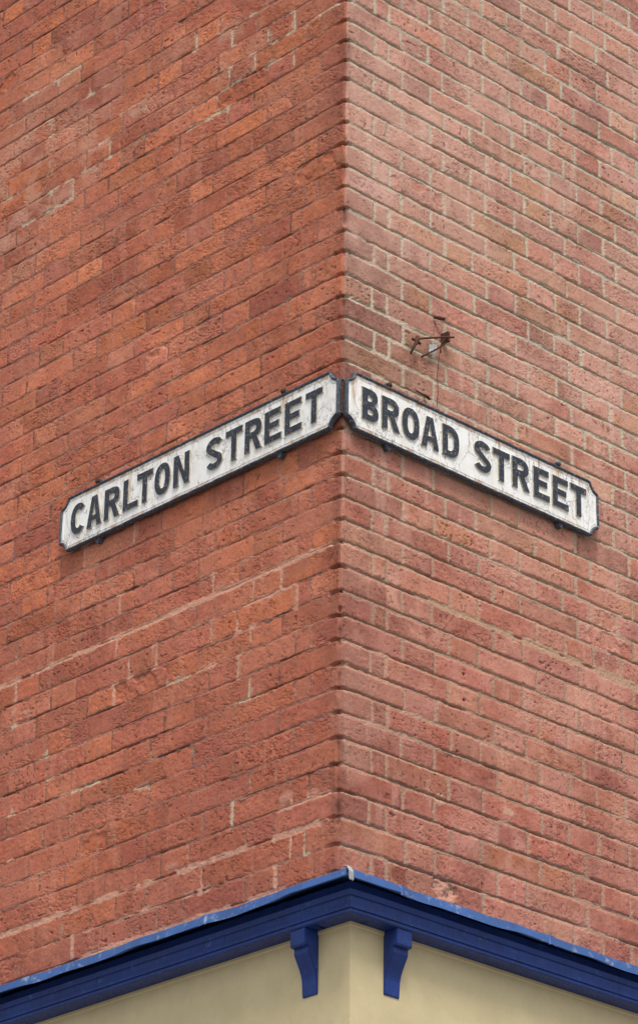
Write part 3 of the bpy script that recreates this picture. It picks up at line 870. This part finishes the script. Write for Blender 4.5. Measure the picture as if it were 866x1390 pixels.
def relief(loops, y0, y1, name, mats, parent, bev=.0008, jit=.0004, seed=0, flare=.0006):
    """solid from outline loops (x, z), front face at y1 (towards the viewer is -y), sides flare to y0"""
    rn = random.Random(seed)
    L2 = []
    for k, l in enumerate(loops):
        l = densify(l, .0045)
        if (area(l) > 0) != (k == 0): l = l[::-1]
        l = [(x + rn.uniform(-jit, jit), z + rn.uniform(-jit, jit)) for x, z in l]
        L2.append(l)
    mb = MB()
    inner = [offset(l, bev) for l in L2]; outer = [offset(l, -flare) for l in L2]
    for l, i_, o_ in zip(L2, inner, outer):
        n = len(l)
        v = [(x, y1, z) for x, z in i_] + [(x, y1 + bev, z) for x, z in l] + [(x, y0, z) for x, z in o_]
        f0 = [(i, (i + 1) % n, n + (i + 1) % n, n + i) for i in range(n)]
        f1 = [(n + i, n + (i + 1) % n, 2 * n + (i + 1) % n, 2 * n + i) for i in range(n)]
        mb.add(v, f0, 0); mb.add(v, f1, 1)
    flat = [p for l in inner for p in l]
    tris = tessellate_polygon([[Vector((x, z, 0)) for x, z in l] for l in inner])
    mb.add([(x, y1, z) for x, z in flat], [tuple(t) for t in tris], 0)
    return mb.build(name, mats, parent)

def sign(s, length, x_off, letters, label, top, height, lugs, seed, stains):
    """local x reads left to right, -y towards the street, origin at the lower left corner"""
    u_left = x_off if s > 0 else length + x_off
    root = empty('street_sign', wall_frame(s, u_left, top - height, .009))
    tag(root, label, 'street sign', 'street name signs at the corner')
    Lg, Hh = length, height
    nt = .041
    def notch(cx, cy, a0, a1): return arc(cx, cy, nt - .006, nt - .006, a0, a1, 8)
    # counter clockwise; each corner is cut by a concave quarter with a small square step at both ends
    c = []
    c += [(nt, 0)]
    c += [(Lg - nt, 0)] + notch(Lg + .002, -.002, 172, 98) + [(Lg, nt)]
    c += [(Lg, Hh - nt)] + notch(Lg + .002, Hh + .002, 262, 188) + [(Lg - nt, Hh)]
    c += [(nt, Hh)] + notch(-.002, Hh + .002, 352, 278) + [(0, Hh - nt)]
    c += [(0, nt)] + notch(-.002, -.002, 82, 8)
    rn = random.Random(seed)
    c = densify(c, .02)
    c = [(x + rn.uniform(-.0006, .0006), z + rn.uniform(-.0006, .0006)) for x, z in c]
    # rim: moulded bead round the plate
    prof = [(0, -.001), (-.0003, -.0100), (.0012, -.0145), (.0035, -.0160), (.0062, -.0152), (.0080, -.0125), (.0092, -.0105)]
    mb = MB(); n = len(c)
    rings = [[(x, y, z) for x, z in offset(c, d)] for d, y in prof]
    v = [p for r_ in rings for p in r_]
    f = []
    for k in range(len(prof) - 1):
        for i in range(n): f.append((k * n + i, k * n + (i + 1) % n, (k + 1) * n + (i + 1) % n, (k + 1) * n + i))
    mb.add(v, f)
    tri = tessellate_polygon([[Vector((p[0], p[2], 0)) for p in rings[0]]])
    mb.add(rings[0], [tuple(t) for t in tri])
    rim = mb.build('rim', M_RIM, root)
    # plate, gently dished and cracked paint
    ins = offset(c, .0078)
    pm = MB()
    tri = tessellate_polygon([[Vector((x, z, 0)) for x, z in ins]])
    pm.add([(x, -.0107, z) for x, z in ins], [tuple(t) for t in tri])
    ins2 = offset(c, .0118)
    white = paint_white(stains, Hh)
    pm.build('plate', white, root)
    # thin raised fillet between rim and lettering
    fm = MB()
    a_, b_, c_, d_ = offset(c, .0155), offset(c, .0162), offset(c, .0170), offset(c, .0177)
    vv = [(x, -.0104, z) for x, z in a_] + [(x, -.0117, z) for x, z in b_] + [(x, -.0117, z) for x, z in c_] + [(x, -.0104, z) for x, z in d_]
    ff = []
    for k in range(3):
        for i in range(n): ff.append((k * n + i, k * n + (i + 1) % n, (k + 1) * n + (i + 1) % n, (k + 1) * n + i))
    fm.add(vv, ff)
    fm.build('fillet', white, root)
    # letters
    for k, (ch, xa, xb, zb, hh) in enumerate(letters):
        loops = glyph(ch, (xb - xa) / hh, .0220 / hh, .0190 / hh)
        dx = rn.uniform(-.0008, .0008); dz = rn.uniform(-.0012, .0012); ta = rn.uniform(-.012, .012)
        loops = [[(xa + dx + x * hh - z * hh * ta, zb + dz + z * hh + x * hh * ta) for x, z in l] for l in loops]
        o = relief(loops, -.0098, -.0160, 'letter', [M_LETTER, M_EDGE], root, seed=seed * 50 + k)
    # fixing lugs with their screws
    for (lx, top_side) in lugs:
        z0 = Hh if top_side else 0
        sg = 1 if top_side else -1
        lm = MB()
        ring = [(lx - .013, z0 - sg * .004)] + [(lx + .011 * math.cos(a), z0 + sg * (.004 + .012 * math.sin(a))) for a in [math.pi - math.pi * q / 8 for q in range(9)]] + [(lx + .013, z0 - sg * .004)]
        m_ = len(ring)
        v = [(x, -.0075, z) for x, z in ring] + [(x, .008, z) for x, z in ring]
        lm.add(v, [(i, (i + 1) % m_, m_ + (i + 1) % m_, m_ + i) for i in range(m_)] + [tuple(range(m_)), tuple(range(2 * m_ - 1, m_ - 1, -1))])
        lug = lm.build('lug', M_RIM, root, bevel=.0012)
        if top_side:
            bm_ = MB()
            cz = z0 + sg * .008
            bm_.tube([(lx, -.009, cz), (lx, -.0125, cz + .0002), (lx, -.0165, cz), (lx, -.0185, cz)], [.0085, .0088, .0066, .003], 7)
            bo = bm_.build('screw', M_RUST if (lx * 10) % 2 > 1 else M_RIM, lug)
    return root

def place(s, length, x_off, data, zb, hh):
    """letter extents measured as distance from the corner -> local x"""
    out = []
    for k, (ch, a, b) in enumerate(data):
        if s > 0: xa, xb = a - x_off, b - x_off
        else: xa, xb = length + x_off - a, length + x_off - b
        out.append((ch, min(xa, xb), max(xa, xb), zb[k] if isinstance(zb, list) else zb, hh))
    return out

LL = [('C', 1.1599, 1.0911), ('A', 1.0823, 1.0140), ('R', 1.0019, .9300), ('L', .9156, .8460), ('T', .8532, .7812), ('O', .7727, .7032), ('N', .6890, .6185),
      ('S', .5445, .4738), ('T', .4617, .3894), ('R', .3790, .3065), ('E', .2941, .2235), ('E', .2102, .1396), ('T', .1250, .0552)]
RL = [('B', .0545, .1187), ('R', .1321, .2030), ('O', .2134, .2830), ('A', .2890, .3610), ('D', .3763, .4446), ('S', .5068, .5773), ('T', .5851, .6563),
      ('R', .6666, .7395), ('E', .7578, .8263), ('E', .8394, .9085), ('T', .9187, .9887)]
HS = .183
sign(-1, 1.2205, -.0065, place(-1, 1.2205, -.0065, LL, .0420, .1020), 'white and black CARLTON STREET name sign on the left brick wall, rising to the corner', -1.1895, HS,
     [(1.214 - 1.0432, True), (1.214 - .2238, True), (1.214 - 1.0362, False), (1.214 - .2386, False)], 3,
     [(1.214 - 1.0432, .012, .15), (1.214 - .2238, .009, .12), (1.214 - .89, .010, .13), (.60, .004, .10), (1.03, .005, .11), (.46, .004, .08)])
sign(1, 1.0490, -.0045, place(1, 1.0490, -.0045, RL, .0460, .0990), 'white and black BROAD STREET name sign on the right brick wall beside the corner', -1.1910, HS,
     [(.170, True), (.876, True), (.172, False), (.885, False)], 4,
     [(.030, .016, .14), (.170, .006, .05), (.876, .022, .07), (.62, .006, .16), (.40, .004, .07), (.79, .005, .13), (.97, .010, .06)])

# rusty strip and screws where the two signs meet on the corner arris
gp = MB()
base = Vector((0, 0, 0))
rn = random.Random(2)
pts = [(rn.uniform(-.001, .001), -.010 + rn.uniform(-.0015, .0015), -.100 + .1 * k / 8) for k in range(9)]
gp.tube(pts, [.0045 + rn.uniform(-.0012, .0014) for _ in pts], 7)
go = gp.build('iron_strip', M_RUST)
go.location = (0, 0, -1.232)
tag(go, 'narrow rusty iron strip in the gap between the two signs on the corner', 'iron strip')

# ------------------------------------------------------------------ old ironwork on the right wall
fr = wall_frame(1, 0, 0, 0)
def at(u, z, d): return (u, -d, z)
hook = empty('rusty_bracket', wall_frame(1, .3776, -.9673, 0))
tag(hook, 'rusted iron wall bracket with two thin rods above BROAD STREET', 'bracket')
def rel(pts): return [(u - .40, -d, z + .95) for u, z, d in pts]
b1 = MB(); b1.tube(rel([(.283, -.9795, .016), (.33, -.9585, .022), (.40, -.930, .026), (.449, -.9095, .022)]), [.0027, .003, .0034, .003], 7); b1.build('rod', M_RUST, hook, smooth=True)
b2 = MB(); b2.tube(rel([(.432, -.925, .020), (.395, -.962, .018), (.345, -1.003, .010), (.338, -1.008, .0)]), [.0022, .0026, .0026, .003], 7); b2.build('rod', M_RUST, hook, smooth=True)
b3 = MB(); b3.box(.419 - .40, .431 - .40, -.026, .004, -.934 + .95, -.900 + .95)
b3.build('wall_plate', M_RUST, hook, bevel=.002)
b4 = MB(); b4.tube(rel([(.300, -.965, .020), (.294, -.985, .026), (.283, -1.006, .022), (.276, -1.028, .016)]), [.006, .0075, .004, .003], 7)
b4.tube(rel([(.286, -.972, .012), (.306, -.990, .028)]), [.004, .004], 6); b4.build('clamp', M_RUST, hook, smooth=True)
b5 = MB(); b5.tube(rel([(.396, -.945, .024), (.389, -.965, .028), (.392, -.984, .022), (.401, -.975, .018)]), .0018, 6); b5.build('eye', M_RUST, hook, smooth=True)
tp = MB()
v = [at(.356, -.966, .012), at(.384, -.954, .016), at(.383, -.982, .015), at(.357, -.998, .010)]
tp.add([(x - .35, y, z + .98) for x, y, z in v], [(0, 1, 2, 3)])
to = tp.build('paper_scrap', M_PALE); to.matrix_world = wall_frame(1, .3290, -.9965, 0)
mo = to.modifiers.new('thickness', 'SOLIDIFY'); mo.thickness = .001
tag(to, 'torn pale scrap caught between the rods of the rusty bracket', 'scrap')
wr = MB()
wp = [(.390, -.985, .020), (.3925, -1.02, .012), (.3915, -1.06, .008), (.3945, -1.10, .010), (.3935, -1.135, .006), (.396, -1.150, .004)]
wr.tube([(u - .39, -d, z + .985) for u, z, d in wp], .0009, 6)
wo_ = wr.build('hanging_wire', M_RUST, smooth=True); wo_.matrix_world = wall_frame(1, .3690, -1.0015, 0)
tag(wo_, 'thin dark wire hanging down the brickwork from the rusty bracket', 'wire')

def nail(u, z, parts, label, name='nail', mat=None):
    mb = MB()
    for pts, r in parts: mb.tube([(x, -d, zz) for x, zz, d in pts], r, 7)
    o = mb.build(name, mat or M_RUST, smooth=True); o.matrix_world = wall_frame(1, u, z, 0)
    tag(o, label, 'nail', 'rusty nails in the right wall')
nail(.376, -.880, [([(-.012, .004, .002), (.0, .0, .016), (.004, -.002, .020)], [.004, .006, .004]), ([(.004, .001, .014), (.016, .003, .018)], [.004, .0055])],
     'stubby rusty nail sticking out of the joint above the bracket')
nail(.318, -1.160, [([(-.030, .012, .004), (-.012, .002, .014), (.004, -.001, .018), (.010, -.010, .020)], [.0025, .003, .0045, .0035]), ([(.010, .012, .002), (.008, -.004, .016)], [.004, .004])],
     'bent rusty nail just above the top edge of BROAD STREET sign')
print('built', len(bpy.data.objects))
